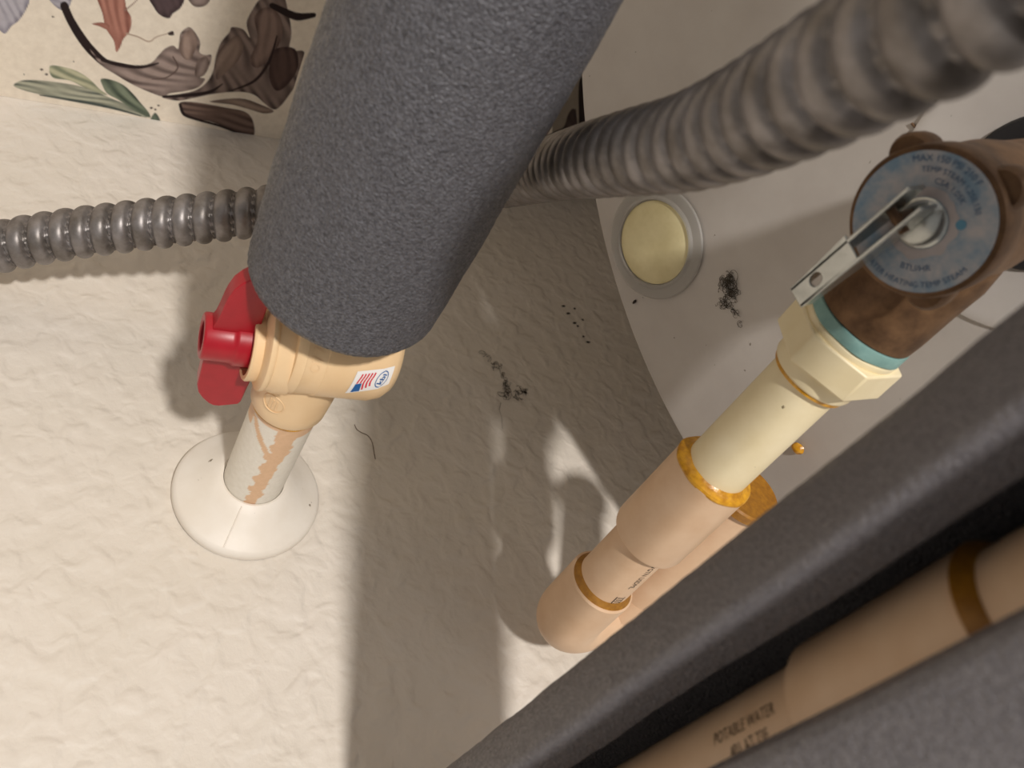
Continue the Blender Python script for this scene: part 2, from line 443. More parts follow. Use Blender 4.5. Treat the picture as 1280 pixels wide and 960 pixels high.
# motif space: photo-pixel coordinates of the visible piece, mapped affinely-by-projection onto the paper plane and repeated along it
H_src = np.array([(0, 0), (340, 0), (340, 172), (0, 119), (170, 80), (90, 40)], float)
def motif_of(u, v):
    p = k1[None] + np.outer(u, cu) + np.outer(v, [0, -1., 0]) - CAM
    c = p @ BAS
    return np.stack([640 + FPX * c[:, 0] / c[:, 2], 480 + FPX * c[:, 1] / c[:, 2]], 1)
u_lo = wb(345, 150)[0] - .004; u_hi = wb(-6, 110)[0] + .03
per = u_hi - u_lo
vmax = max(wb(-6, -6)[1], wb(345, -6)[1]) + .012
nu_, nv_ = 330, 190
us = np.linspace(u_lo, u_hi, nu_); vs = np.linspace(.0001, vmax, nv_)
gu, gv = [g.ravel() for g in np.meshgrid(us, vs, indexing='ij')]
pt = Paint(motif_of(gu, gv)); paint_motif(pt)
tile_col = pt.c
def paper(name, shift, label=None):
    b = MB(); pts = wb3(0, 0)[None] + np.outer(gu + shift, cu) + np.outer(gv, [0, -1., 0]) + cn * .0006
    b.grid(list(pts), nu_, nv_)
    o = b.build(name, M['paper'], wall_right, smooth=0, colors=tile_col, fix=False)
    return o
w0 = paper('wallpaper_strip', 0.0)
def paint_motif_and_shade(pt):
    pt.blend(np.full(len(pt.P), 1.0) * ((pt.P[:, 0] > 690) & (pt.P[:, 0] < 760)), rgb(150, 140, 126))  # cream greyed beside the tank: shade painted into the paper colour
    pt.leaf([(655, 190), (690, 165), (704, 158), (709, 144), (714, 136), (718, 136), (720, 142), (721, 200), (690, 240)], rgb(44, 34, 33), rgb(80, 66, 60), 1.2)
    pt.leaf([(724, 100), (735, 100), (735, 220), (726, 220), (723, 140)], rgb(30, 22, 22), rgb(50, 38, 36), 1.5)  # dark strip painted on the paper for the shaded gap at the rim
for k in (-2, -1):
    P2 = motif_of(gu + per * k, gv)
    pt = Paint(motif_of(gu, gv)); paint_motif(pt); pt.P = P2; paint_motif_and_shade(pt)
    tile_col = pt.c
    paper('wallpaper_strip', per * k)
for k in (1,):
    o = w0.copy(); COL.objects.link(o); o.parent = wall_right; o.location = Vector(cu * per * k)

# ------------------------------------------------------------------ water heater
TC = np.array([.0157, -.0242]); TR = .249
heater = thing('water_heater', (TC[0], TC[1], 0), 'large round grey white water heater tank with dusty flat top', 'water heater')
b = MB()
b.lathe([(TR - .012, .0), (TR - .012, .04), (TR - .003, .042), (TR - .003, TOP_Z - .02)], (TC[0], TC[1], 0.0), (0, 0, 1), 128)
b.build('tank_jacket', M['enamel'], heater)
b = MB()
b.lathe([(TR - .0015, TOP_Z - .03), (TR, TOP_Z - .028), (TR, TOP_Z - .0012), (TR - .0006, TOP_Z - .0003), (TR - .0016, TOP_Z), (.001, TOP_Z)],
        (TC[0], TC[1], 0), (0, 0, 1), 192, cap0=False)
b.build('top_cover', M['enamel'], heater)

CV = CAM + BAS @ np.array([.1138, -.0428, .205])      # outlet centre of the relief valve
# shallow embossed rim round the valve opening
b = MB(); zt = TOP_Z
b.lathe([(.0405, zt - .0002), (.040, zt + .0009), (.0385, zt + .0012), (.037, zt + .0008), (.0225, zt + .0007), (.0205, zt + .0002)], (CV[0], CV[1], 0), (0, 0, 1), 96, cap0=False, cap1=False)
b.build('embossed_ring', M['enamel'], heater)
b = MB()
b.lathe([(.0218, zt + .0004), (.0210, zt + .0022), (.0190, zt + .0024), (.0150, zt + .0010), (.012, zt + .0008)], (CV[0], CV[1], 0), (0, 0, 1), 64)
tag(b.build('opening_gasket', M['black'], heater), 'black gasket round the valve opening')

# foam fill port: yellow foam under a clear flanged plug
pc = on_top(820, 303)
b = MB(); b.lathe([(.0165, zt + .0002), (.0165, zt + .0014), (.0145, zt + .0022), (.009, zt + .0028), (.004, zt + .0026), (.0005, zt + .0025)], (pc[0], pc[1], 0), (0, 0, 1), 64)
tag(b.build('port_foam', M['yfoam'], heater), 'pale yellow foam showing in the fill port')
b = MB()
b.lathe([(.0170, zt + .0003), (.0222, zt + .0003), (.0227, zt + .0008), (.0222, zt + .0014), (.0210, zt + .0016), (.0186, zt + .0015), (.0178, zt + .0024), (.0171, zt + .0025), (.0168, zt + .0018)],
        (pc[0], pc[1], 0), (0, 0, 1), 72, cap0=False, cap1=False)
tag(b.build('port_plug_ring', M['clear'], heater), 'milky clear plastic flange round the yellow foam')

# ------------------------------------------------------------------ escutcheon, supply pipe, ball valve
E0 = np.array([.1343, WALL_Y, CAM[2] - .1357]); YN = np.array([0, -1., 0])
esc = thing('escutcheon', (E0[0], E0[1], E0[2]), 'white domed plastic escutcheon on the wall around the painted pipe', 'pipe cover')
b = MB()
b.lathe([(.0288, .0003), (.0292, .0012), (.0292, .0034), (.0286, .0046), (.0275, .0054), (.0245, .0068), (.0205, .0096), (.0168, .0124), (.0146, .0142), (.0128, .0150), (.01195, .0147), (.0118, .0100)],
        E0, YN, 96, cap0=False, cap1=False)
b.build('domed_flange', M['white'], esc)
b = MB()
for a0 in (2.35,):
    aa, uu, vv = frame(YN)
    path = []
    for s_, r_ in ((.0052, .0280), (.0075, .0236), (.0108, .0190), (.0146, .0142)):
        path.append(E0 + YN * (s_ + .0002) + (uu * math.cos(a0) + vv * math.sin(a0)) * r_)
    b.tube(path, .00025, 6)
tag(b.build('split_seam', M['white'], esc))

sup = thing('supply_pipe', (E0[0], E0[1], E0[2]), 'tan plastic pipe stub with peeling white paint coming out of the escutcheon', 'pipe')
RP = .0117
b = MB(); seg = 128; ns = 120; pts = []; cols = []
TANC = np.array(rgb(222, 184, 148)); WHC = np.array(rgb(232, 226, 214))
aa, uu, vv = frame(YN)
vdir = CAM - (E0 + YN * .03); vdir -= YN * (vdir @ YN); vdir = N(vdir)
va = math.atan2(vdir @ vv, vdir @ uu)
for i in range(ns):
    s = .0005 + .083 * i / (ns - 1)
    for k in range(seg):
        t = 2 * PI * k / seg
        dt = (t - va + PI) % (2 * PI) - PI
        p = E0 + YN * s + (uu * math.cos(t) + vv * math.sin(t)) * RP
        j1 = noise.noise(Vector((s * 260, 3.1, t * 1.3))) * .16 + noise.noise(Vector((s * 900, 8.1, t * 3))) * .06
        j2 = noise.noise(Vector((s * 260, 7.7, 2.0))) * .16 + noise.noise(Vector((s * 900, 1.1, t * 3))) * .06
        fs = (s - .014) / .05
        wl = -.02 + fs * .12 + j1; wr = .36 + fs * .42 + j2
        pts.append(p); cols.append((dt, s, wl, wr))
SG = 1.0
def side(px_dir_right):
    return 1.0
# decide which way is picture-right round the pipe
pr = np.array([BAS[0][0], BAS[1][0], BAS[2][0]])
tv = -uu * math.sin(va) + vv * math.cos(va)
SG = 1.0 if tv @ pr > 0 else -1.0
cc = []
for (dt, s, wl, wr) in cols:
    x = dt * SG
    bare = (wl < x < wr) or (abs((x + .30) + (s - .056) * 60) < .12 and .044 < s < .0645) or (x < -.85 and s > .058)
    if s > .0615 and x > .1: bare = True
    if s > .065: bare = True
    cc.append(TANC if bare else WHC)
b.grid(pts, ns, seg, closev=True)
b.build('pipe', M['peel'], sup, colors=cc)
b = MB()
b.lathe([(RP, .0673), (RP + .0009, .0678), (RP + .0008, .0686), (RP, .0688)], E0, YN, 64, cap0=False, cap1=False, rfun=lambda t, s: 1 + .015 * math.sin(5 * t))
tag(b.build('cement_bead', M['cement'], sup), 'thin yellow cement line under the valve')
b = MB()
b.lathe([(RP - .0005, .131), (RP - .0005, .55)], E0, YN, 40)
tag(b.build('insulated_run', M['tan'], sup), 'tan pipe run inside the grey sleeve')

ST = N([.406, 0, .914]); PV = E0 + YN * .098
val = thing('ball_valve', tuple(PV), 'cream plastic ball valve with red handle under the large foam sleeve', 'valve')
b = MB()
b.lathe([(.0121, .0685), (.0130, .0688), (.0134, .0695), (.0136, .0740), (.0140, .084), (.0140, .098), (.0124, .100), (.0124, .130)], E0, YN, 64)
b.build('socket', M['tanvalve'], val)
b = MB()
PBC = PV + YN * .0075
b.lathe([(.003, -.0262), (.0120, -.0258), (.0162, -.0244), (.0184, -.0218), (.0195, -.0180), (.0197, .0000), (.0195, .0002), (.0193, .0006), (.0193, .0062), (.0195, .0066), (.0196, .0068), (.0192, .0086), (.0184, .0096), (.010, .0098)], PBC, ST, 72)
PFC = PV + YN * .0035
b.lathe([(.0180, .0080), (.0178, .0124), (.0173, .0132), (.0171, .0146), (.0175, .0150), (.0177, .0158), (.0175, .0166), (.0160, .0172), (.009, .0174)], PFC, ST, 72)
b.build('body', M['tanvalve'], val)
b = MB()   # stop tab beside the handle
a_, u_, v_ = frame(ST)
b.lathe([(.0124, .0150), (.0128, .0200), (.0124, .0206), (.0110, .0206), (.0106, .0160)], PV, ST, 48, cap0=False, cap1=False)
b.build('stem_collar', M['tanvalve'], val)

# text helper -----------------------------------------------------------
def text_mesh(s, size=1.0, ext=0.0, res=3, bold=0.0):
    cu_ = bpy.data.curves.new('t', 'FONT'); cu_.body = s; cu_.size = size; cu_.extrude = ext; cu_.resolution_u = res; cu_.offset = bold
    cu_.align_x = 'CENTER'; cu_.align_y = 'CENTER'
    o = bpy.data.objects.new('t', cu_); COL.objects.link(o)
    dg = bpy.context.evaluated_depsgraph_get()
    me = bpy.data.meshes.new_from_object(o.evaluated_get(dg))
    v = np.array([tuple(x.co) for x in me.vertices]) if len(me.vertices) else np.zeros((0, 3)); f = [tuple(p.vertices) for p in me.polygons]
    bpy.data.objects.remove(o); bpy.data.curves.remove(cu_); bpy.data.meshes.remove(me)
    return v, f

class Cyl:
    """maps (along-axis x, round-the-axis y) in metres to a cylinder"""
    def __init__(self, org, axis, r, toward, flip=1):
        self.o = np.asarray(org, float); self.a = N(axis); self.r = r
        t = np.asarray(toward, float) - self.o; t -= self.a * (t @ self.a); self.e = N(t); self.g = np.cross(self.a, self.e) * flip
    def __call__(self, x, y, h=.0001):
        t = y / self.r
        return self.o + self.a * x + (self.e * math.cos(t) + self.g * math.sin(t)) * (self.r + h)
def wrap_text(b, s, cyl, x, y, size, rot=0., h=.0001, sx=1.):
    v, f = text_mesh(s, size)
    c, n = math.cos(rot), math.sin(rot)
    b.add([cyl(x + (p[0] * sx * c - p[1] * n), y + (p[0] * sx * n + p[1] * c), h) for p in v], f)
def ray_cyl(px, py, org, axis, r):
    d = ray(px, py); a = N(axis); o = CAM - org
    dp = d - a * (d @ a); op = o - a * (o @ a)
    A = dp @ dp; Bq = 2 * dp @ op; Cq = op @ op - r * r; D = Bq * Bq - 4 * A * Cq
    t = (-Bq - math.sqrt(max(D, 0))) / (2 * A)
    return CAM + d * t

# embossed marks on the valve
b = MB()
cy = Cyl(PBC, ST, .0193, CAM)
for i, ch in enumerate('O77ZO17W'):
    v, f = text_mesh(ch, .0048)
    b.add([cy(.0034 + p[1] * .9, -.0105 + i * .0030 - p[0] * .9 * -1, .00025) for p in v], f)
tag(b.build('raised_lettering', M['tanvalve'], val, smooth=0))
b = MB()
pe = ray_cyl(341, 505, E0, YN, .0141)
cs = Cyl(E0 + YN * ((pe - E0) @ YN), YN, .0141, pe)
ring = [(.0040 * math.cos(t), .0040 * math.sin(t)) for t in np.linspace(0, 2 * PI, 33)]
b.tube([cs(x, y, -.0001) for x, y in ring], .00022, 5, caps=False)
for k in (-1, 0, 1):
    b.tube([cs(-.0022, k * .0013, -.0001), cs(.0022, k * .0013, -.0001)], .00026, 5)
tag(b.build('raised_emblem', M['tanvalve'], val))

# sticker
b = MB(); RB = .0197
q = [ray_cyl(px, py, PBC, ST, RB) for px, py in ((431, 491), (447, 464), (495, 459), (486, 483))]
aS, uS, vS = frame(ST)
def cyc(p):
    d = p - PBC; return np.array([d @ aS, math.atan2(d @ vS, d @ uS)])
Q = [cyc(p) for p in q]
for i in range(1, 4):
    Q[i][1] = Q[0][1] + ((Q[i][1] - Q[0][1] + PI) % (2 * PI) - PI)
def stk(x, y, h):       # x 0..1 from lower-left to lower-right, y 0..1 to the upper edge
    c = (Q[0] * (1 - x) + Q[3] * x) * (1 - y) + (Q[1] * (1 - x) + Q[2] * x) * y
    r = RB + h
    if c[0] < -.018: r = np.interp(-c[0], [.018, .0218, .0244, .0258], [.0195, .0184, .0162, .0120]) + h
    return PBC + aS * c[0] + (uS * math.cos(c[1]) + vS * math.sin(c[1])) * r
def stk_patch(b, poly, h, n=1):
    bm_v = [stk(x, y, h) for x, y in poly]; b.add(bm_v, [tuple(range(len(poly)))])
b.grid([stk(i / 16, j / 10, .00015) for i in range(17) for j in range(11)], 17, 11)
sticker = tag(b.build('sticker', M['sticker'], val, smooth=60), 'white sticker with a waving flag and an oval mark')
b = MB()
b.grid([stk(.10 + .20 * i / 6 * (1 - .25 * j / 5), .06 + .42 * j / 5, .00025) for i in range(7) for j in range(6)], 7, 6)
b.build('flag_canton', M['sblue'], sticker, smooth=60)
b = MB()
for k in range(5):
    x0 = .13 + k * .082
    y0 = .50 if k < 2 else .14 + .07 * (k - 2)
    n = 10
    b.grid([stk(x0 + w * .040 + .022 * math.sin(3 * 2 * PI * (y0 + (.88 - y0) * i / n) * .45 + .5), y0 + (.88 - y0) * i / n, .00028) for i in range(n + 1) for w in (0, 1)], n + 1, 2)
b.build('flag_stripes', M['sred'], sticker, smooth=60)
b = MB()
ov = [(.74 + .155 * math.cos(t), .5 + .40 * math.sin(t)) for t in np.linspace(0, 2 * PI, 49)]
inr = [(.74 + .138 * math.cos(t), .5 + .355 * math.sin(t)) for t in np.linspace(0, 2 * PI, 49)]
pts = []
for o_, i_ in zip(ov, inr): pts += [stk(*o_, .00028), stk(*i_, .00028)]
b.grid(pts, 49, 2)
v, f = text_mesh('kbi', 1.0, bold=.022)
ex = v[:, 0].max() - v[:, 0].min(); ym = (v[:, 1].max() + v[:, 1].min()) / 2
b.add([stk(.74 + (p[0] / ex) * .08 - (p[1] - ym) * .18, .5 + p[0] / ex * .46 + (p[1] - ym) * .16, .0003) for p in v], f)
b.build('oval_mark', M['sblue'], sticker, smooth=60)

# handle: hub along the stem, wings along the pipe
hd = MB()
hd.lathe([(.0078, .0168), (.0078, .0172), (.0084, .0180), (.0084, .0245), (.0078, .0252), (.0076, .0262), (.0076, .0338), (.0071, .0346), (.0050, .0346), (.0047, .0342), (.0046, .0285), (.0010, .0283)], PV, ST, 56)
YA = np.array([0, 1., 0]); NA = N(np.cross(YA, ST))
def wing(outline, th):
    pb = MB(); pb.prism(outline, PV, YA, ST, NA, -th, th); hd.add(pb.v, pb.f)
wing([(.0015, .0325), (-.0080, .0325), (-.0100, .0319), (-.0149, .0314), (-.0190, .0311), (-.0219, .0307), (-.0257, .0298), (-.0291, .0279), (-.0314, .0258), (-.034, .0225), (-.034, .0190), (.0015, .0190)], .0030)
wing([(-.001, .0325), (.0099, .0324), (.0223, .0320), (.0262, .0310), (.0294, .0290), (.0318, .0268), (.0329, .0251), (.0330, .0232), (.0308, .0172), (.0292, .0166), (.0125, .0158), (-.001, .0175)], .0028)
hd_o = tag(hd.build('handle', M['red'], val, bevel=.0007), 'red plastic wing handle')
b = MB(); b.lathe([(.0044, .0284), (.0044, .0326), (.0040, .0331), (.0005, .0331)], PV, ST, 32)
sc = tag(b.build('handle_screw', M['screw'], hd_o), 'dark slotted screw in the handle hub')
b = MB()
q1 = N(np.cross(ST, YA)); d1 = N(YA * .8 + q1 * .6); d2_ = np.cross(ST, d1)
b.add([PV + ST * .03315 + d1 * i * .0038 + d2_ * j * .0007 + ST * k * .0001 for i in (-1, 1) for j in (-1, 1) for k in (0, 1)], [(0, 1, 3, 2), (4, 6, 7, 5), (0, 4, 5, 1), (2, 3, 7, 6), (1, 5, 7, 3), (0, 2, 6, 4)])
tag(b.build('screw_slot', M['slot'], hd_o, smooth=0))
# ------------------------------------------------------------------ foam sleeves
def sleeve1():
    o = thing('foam_sleeve', tuple(E0 + YN * .1345), 'large grey foam pipe sleeve above the red handled ball valve', 'pipe insulation')
    b = MB(); na, ns = 260, 260; R = .0296; pts = []
    s0, s1 = .1310, .52
    prof = [(.0165, .0012), (.0230, .0002), (.0272, -.0002), (.0289, .0004)]
    S_ = []
    for r, ds in prof: S_.append((r, s0 + ds))
    for i in range(ns): S_.append((R + (0.0004 * math.sin(i * .05)), s0 + .0022 + (s1 - s0 - .0022) * i / (ns - 1)))
    aa, uu, vv = frame(YN)
    for r, s in S_:
        for k in range(na):
            t = 2 * PI * k / na; d = uu * math.cos(t) + vv * math.sin(t)
            p = E0 + YN * s + d * r + np.array([0, 0, -.0016])
            h = noise.noise(Vector(p) * 700) * .00022 + noise.noise(Vector(p) * 60) * .0004
            pts.append(p + d * h)
    b.grid(pts, len(S_), na, closev=True)
    b.build('foam_tube', M['foam'], o, smooth=60)
    return o
sleeve1()

A2 = at_depth(1080, 842, 144); D2 = BAS @ N([-667, 951, 1050])
A3 = at_depth(1080, 886, 145)      # axis of the pipe lying a little low in the sleeve
vw = CAM - A2; vw = N(vw - D2 * (vw @ D2)); tw = N(np.cross(D2, vw))
up_left = BAS @ np.array([-.6, -.8, 0])
if tw @ up_left < 0: tw = -tw
def rad2(phi): return vw * math.cos(phi) + tw * math.sin(phi)
def lip_hi(s): return math.radians(32.5)
def lip_lo(s): return math.radians(-5)
S2A, S2B = -.75, (WALL_Y - A2[1]) / D2[1] - .002
def sleeve2():
    o = thing('slit_foam_sleeve', tuple(A2 + D2 * S2B), 'dark grey foam sleeve slit open along the pipe in the lower right corner', 'pipe insulation')
    b = MB(); R, r = .0307, .0206; ns = 330; pts = []
    for i in range(ns):
        s = S2A + (S2B - S2A) * i / (ns - 1)
        a0, a1 = lip_hi(s) + noise.noise(Vector((s * 25, 0, 0))) * .02, lip_lo(s) + 2 * PI + noise.noise(Vector((s * 25, 5, 0))) * .02
        sec = []
        no = 110
        sec.append((r + .0010, a0)); 
        for k in range(8): sec.append((r + (R - r) * (k + 1) / 9.2, a0))
        sec.append((R - .0010, a0 + .005)); sec.append((R - .0002, a0 + .03))
        for k in range(no): sec.append((R, a0 + .07 + (a1 - a0 - .14) * k / (no - 1)))
        sec.append((R - .0002, a1 - .03)); sec.append((R - .0010, a1 - .005))
        for k in range(8): sec.append((R - (R - r) * (k + 1) / 9.2, a1))
        for k in range(30): sec.append((r, a1 - (a1 - a0) * k / 29))
        for q_, ph in sec:
            d = rad2(ph); p = A2 + D2 * s + d * q_
            p = p + d * (noise.noise(Vector(p) * 600) * .00018 + noise.noise(Vector(p) * 45) * .0005)
            pts.append(p)
    b.grid(pts, ns, len(sec), closev=True)
    n = len(sec); b.f.append(tuple(range(n))); b.f.append(tuple((ns - 1) * n + k for k in range(n - 1, -1, -1)))
    b.build('foam_tube', M['foam2'], o, smooth=60)
sleeve2()

# pipe inside the slit sleeve
def s_of(px, py):       # axial position of a pixel on the pipe surface
    return (ray_cyl(px, py, A3, D2, .0145) - A3) @ D2
inner = thing('hot_pipe', tuple(A2 + D2 * (S2B - .001)), 'tan plastic pipe with black printing lying in the slit foam sleeve', 'pipe')
sc0, sc1 = s_of(975, 868), s_of(1195, 755)
b = MB(); b.lathe([(.0120, S2A), (.0120, S2B)], A3, D2, 64); b.build('pipe', M['tan'], inner)
b = MB(); lo_, hi_ = min(sc0, sc1), max(sc0, sc1)
b.lathe([(.0121, lo_), (.0136, lo_ + .0002), (.0140, lo_ + .001), (.0140, hi_ - .001), (.0136, hi_ - .0002), (.0121, hi_)], A3, D2, 64)
b.build('coupling', M['tan'], inner)
b = MB()
b.lathe([(.0119, lo_ - .0022), (.0132, lo_ - .0012), (.0144, lo_ + .0001), (.0140, lo_ + .0006), (.0122, lo_ + .0004)], A3, D2, 64, cap0=False, cap1=False, rfun=lambda t, s: 1 + .02 * math.sin(3 * t + 1))
tag(b.build('cement_bead', M['cementdark'], inner), 'amber cement ring at the coupling end')
b = MB()
pt_ = ray_cyl(930, 916, A3, D2, .0120)
ct = Cyl(A3 + D2 * ((pt_ - A3) @ D2), -D2, .0120, pt_)
# picture-up round the pipe
flip = 1 if (ct(0, .001) - ct(0, 0)) @ (BAS @ np.array([0, -1., 0])) > 0 else -1
ct = Cyl(A3 + D2 * ((pt_ - A3) @ D2), -D2, .0120, pt_, flip)
wrap_text(b, 'POTABLE WATER', ct, 0, .0014, .0032, h=.0001, sx=.72)
wrap_text(b, '.401 AT 73F', ct, .0004, -.0022, .0032, h=.0001, sx=.72)
tag(b.build('printed_text', M['inkbrown'], inner, smooth=0), 'dark printed lettering along the pipe')

# ------------------------------------------------------------------ relief valve
rv = thing('relief_valve', (CV[0], CV[1], TOP_Z + .001), 'bronze relief valve with blue label disc and steel test lever on the tank', 'valve')
DD = BAS @ N([-.443, .65, .617])
zc = CV[2]
b = MB()
b.lathe([(.0125, TOP_Z + .0012 - zc), (.0130, -.036), (.0150, -.0345), (.0155, -.030), (.0155, -.020), (.0150, -.016), (.0158, -.008), (.0165, .004), (.0160, .014), (.0158, .020), (.0166, .0235), (.0168, .0250),
         (.0168, .0325), (.0164, .0336), (.0156, .0340), (.001, .0340)], CV, (0, 0, 1), 72)
bd = b.build('valve_body', M['brass'], rv)
b = MB()
b.lathe([(.0120, .0), (.0150, .008), (.0158, .014), (.0152, .024), (.0150, .034), (.0146, .0385), (.0138, .0392)], CV, DD, 56, cap0=False)
b.build('outlet_port', M['brass'], rv)
b = MB()
for ang in (2.35, -.45, 4.35):
    c_ = CV + np.array([math.cos(ang) * .0152, math.sin(ang) * .0152, 0])
    b.lathe([(.003, .0205), (.0046, .0215), (.0050, .0240), (.0050, .0290), (.0042, .0306), (.002, .0312)], c_, (0, 0, 1), 20)
b.build('bonnet_lug', M['brass'], rv)
# label disc
zd = .0341
def disc_pt(r, a, h): return CV + np.array([math.cos(a) * r, math.sin(a) * r, zd + h])
b = MB()
b.lathe([(.0153, zd - .0003), (.0153, zd + .0002), (.0060, zd + .0003)], CV, (0, 0, 1), 72)
disc = tag(b.build('label_disc', M['lblue'], rv), 'faded blue and grey printed label disc')
def ring_sector(b, r0, r1, a0, a1, h, n=24, jit=0):
    pts = []
    for i in range(n + 1):
        a = a0 + (a1 - a0) * i / n
        j = noise.noise(Vector((math.cos(a) * 3, math.sin(a) * 3, 1))) * jit
        pts += [disc_pt(r0, a, h), disc_pt(r1 + j, a, h)]
    b.grid(pts, n + 1, 2)
b = MB()
ring_sector(b, .0058, .0076, 0, 2 * PI, .00035, 60, .0010)
tag(b.build('bare_band', M['lwhite'], disc), 'worn pale patches of the label')
# ring lettering; photo-up direction on the disc gives the reading angle
pu = N((BAS @ np.array([0, -1., 0]))[:2]); pr_ = N((BAS @ np.array([1., 0, 0]))[:2])
def disc_angle(dx, dy):      # direction in the picture (right, down) -> angle on the disc
    q_ = on_plane(1147 + dx * 60, 278 + dy * 60); return math.atan2(q_[1] - CV[1], q_[0] - CV[0])
def on_plane(px, py):
    r = ray(px, py); return CAM + r * ((CV[2] + zd - CAM[2]) / r[2])
def arc_text(b, s, r, a_mid, size, inward, h):
    """letters round the disc; tops point outwards, or inwards"""
    v, f = text_mesh(s, size)
    for_sign = -1 if not inward else 1
    pts = []
    for p in v:
        a = a_mid + for_sign * p[0] / r
        rr = r + (p[1] if not inward else -p[1])
        pts.append(disc_pt(rr, a, h))
    b.add(pts, f)
b = MB()
a_ur = disc_angle(.72, -.69)
arc_text(b, 'MAX 150 PSI 210 F', .0137, disc_angle(.5, -.85), .0020, False, .0004)
arc_text(b, 'TEMP STEAM 1,250,150', .0114, a_ur, .0017, False, .0004)
arc_text(b, 'CSA 1.05K', .0092, a_ur, .0018, False, .0004)
arc_text(b, 'WATER HEATING TEMP STEAM', .0136, disc_angle(-.1, 1), .0018, True, .0004)
arc_text(b, 'BTU/HR', .0100, disc_angle(-.05, 1), .0019, True, .0004)
tag(b.build('label_print', M['lgrey'] if False else mat('dark_blue_label_ink', rgb(70, 100, 132), .5), disc, smooth=0), 'blue lettering round the disc')
b = MB()
c_ = on_plane(1202, 281); b.lathe([(.0011, 0), (.0011, .0001)], (c_[0], c_[1], CV[2] + zd + .0003), (0, 0, 1), 20)
tag(b.build('blue_dot', mat('bright_blue_dot', rgb(84, 140, 168), .5), disc), 'bright blue dot')
# stem cap and lever
b = MB()
b.lathe([(.0056, .0341), (.0056, .0348), (.0050, .0356), (.0036, .0361), (.001, .0363)], CV, (0, 0, 1), 40)
b.build('stem_cap', M['chrome'], rv)
b = MB()
ZL = .0470
def lev(px, py):
    r = ray(px, py); return (CAM + r * ((CV[2] + ZL - CAM[2]) / r[2]))
L0, L1, L2, L3 = lev(987, 361), lev(1001, 385), lev(1056, 294), lev(1072, 322)
L4, L5 = lev(1134, 233), lev(1152, 263)
lev_o = MB()
tk = .0009; dn = np.array([0, 0, -1.])
def plate(b, p, n, t):
    n = N(n) * t; m = len(p)
    b.add([np.asarray(x) for x in p] + [np.asarray(x) + n for x in p], [tuple(range(m)), tuple(range(2 * m - 1, m - 1, -1))] + [(i, (i + 1) % m, m + (i + 1) % m, m + i) for i in range(m)])
across = N(L1 - L0)
along = N(L4 - L0)
# web with a hole: ring of quads
c0 = L0 * .30 + L1 * .30 + L2 * .20 + L3 * .20
def qd(a, bb): return (L0 * (1 - a) + L2 * a) * (1 - bb) + (L1 * (1 - a) + L3 * a) * bb
outer = []
for k in range(32):
    t = 2 * PI * k / 32; x, y = math.cos(t), math.sin(t); mx = max(abs(x), abs(y)); outer.append((.5 + .5 * x / mx, .5 + .5 * y / mx))
ln_ = np.linalg.norm(L2 - L0); wd_ = np.linalg.norm(L1 - L0)
inner_h = [(.38 + .0017 / ln_ * math.cos(2 * PI * k / 32), .5 + .0013 / wd_ * math.sin(2 * PI * k / 32)) for k in range(32)]
top_o = [qd(*p) for p in outer]; top_i = [qd(*p) for p in inner_h]
lev_o.grid([v_ for k in range(32) for v_ in (top_o[k], top_i[k], top_i[k] + dn * tk, top_o[k] + dn * tk)], 32, 4, closeu=True, closev=True)
hw = .0095
for (pa, pb, sgn) in ((L0, L4, 1), (L1, L5, -1)):
    low = lambda p, q_: p + dn * q_
    plate(lev_o, [pa, pb, low(pb, hw * .9), low(pa * .3 + pb * .7, hw * 1.15), low(pa * .7 + pb * .3, hw * .8), low(pa, hw * .55)], across * sgn, tk)
lev_obj = tag(lev_o.build('test_lever', M['chrome'], rv, smooth=20, bevel=.0002), 'bent plated steel lever with a round hole near its tip')
b = MB()
pin = L4 * .8 + L0 * .2 + dn * .0040
b.tube([pin - across * .0006, pin + across * (np.linalg.norm(L5 - L4) + .0006)], .0011, 16)
b.tube([np.array([*( (L4 * .5 + L5 * .5) * .8 + (L0 * .5 + L1 * .5) * .2)[:2], CV[2] + .0345]), pin + across * np.linalg.norm(L5 - L4) * .5], .0014, 16)
b.build('pivot_pin', M['brass'], lev_obj)

# ------------------------------------------------------------------ discharge pipe
dp = thing('discharge_pipe', tuple(CV + DD * .04), 'cream and tan discharge pipe running from the bronze valve to an elbow near the wall', 'pipe')
R1 = .0106
def sp(s): return CV + DD * s / 1000.
b = MB(); b.lathe([(.0138, .0388), (.0147, .0392), (.0150, .0405), (.0149, .0425), (.0140, .0432)], CV, DD, 56, rfun=lambda t, s: 1 + .012 * math.sin(7 * t + s * 900))
tag(b.build('thread_compound', M['tape'], dp), 'teal thread compound between valve and adapter')
b = MB()
b.lathe([(.0135, .0425), (.0146, .0428), (.0148, .0440), (.0146, .0455), (.0138, .0460)], CV, DD, 56)
hexr = .0178
aa, uu, vv = frame(DD)
vd = N((CAM - sp(50)) - DD * ((CAM - sp(50)) @ DD)); hv = math.atan2(vd @ vv, vd @ uu)
rot = hv + math.radians(22)
hx = [(hexr * math.cos(rot + k * PI / 3), hexr * math.sin(rot + k * PI / 3)) for k in range(6)]
b.prism(hx, CV, uu, vv, DD, .0450, .0550)
b.lathe([(.0122, .0545), (.0130, .0549), (.0129, .0600), (.0124, .0612), (.0108, .0613)], CV, DD, 56)
b.build('threaded_adapter', M['cream'], dp, bevel=.0006)
b = MB(); b.lathe([(.0107, .0606), (.0122, .0610), (.0120, .0622), (.0107, .0625)], CV, DD, 56, cap0=False, cap1=False, rfun=lambda t, s: 1 + .008 * math.sin(4 * t))
tag(b.build('cement_bead', M['cement'], dp), 'yellow cement line under the adapter')
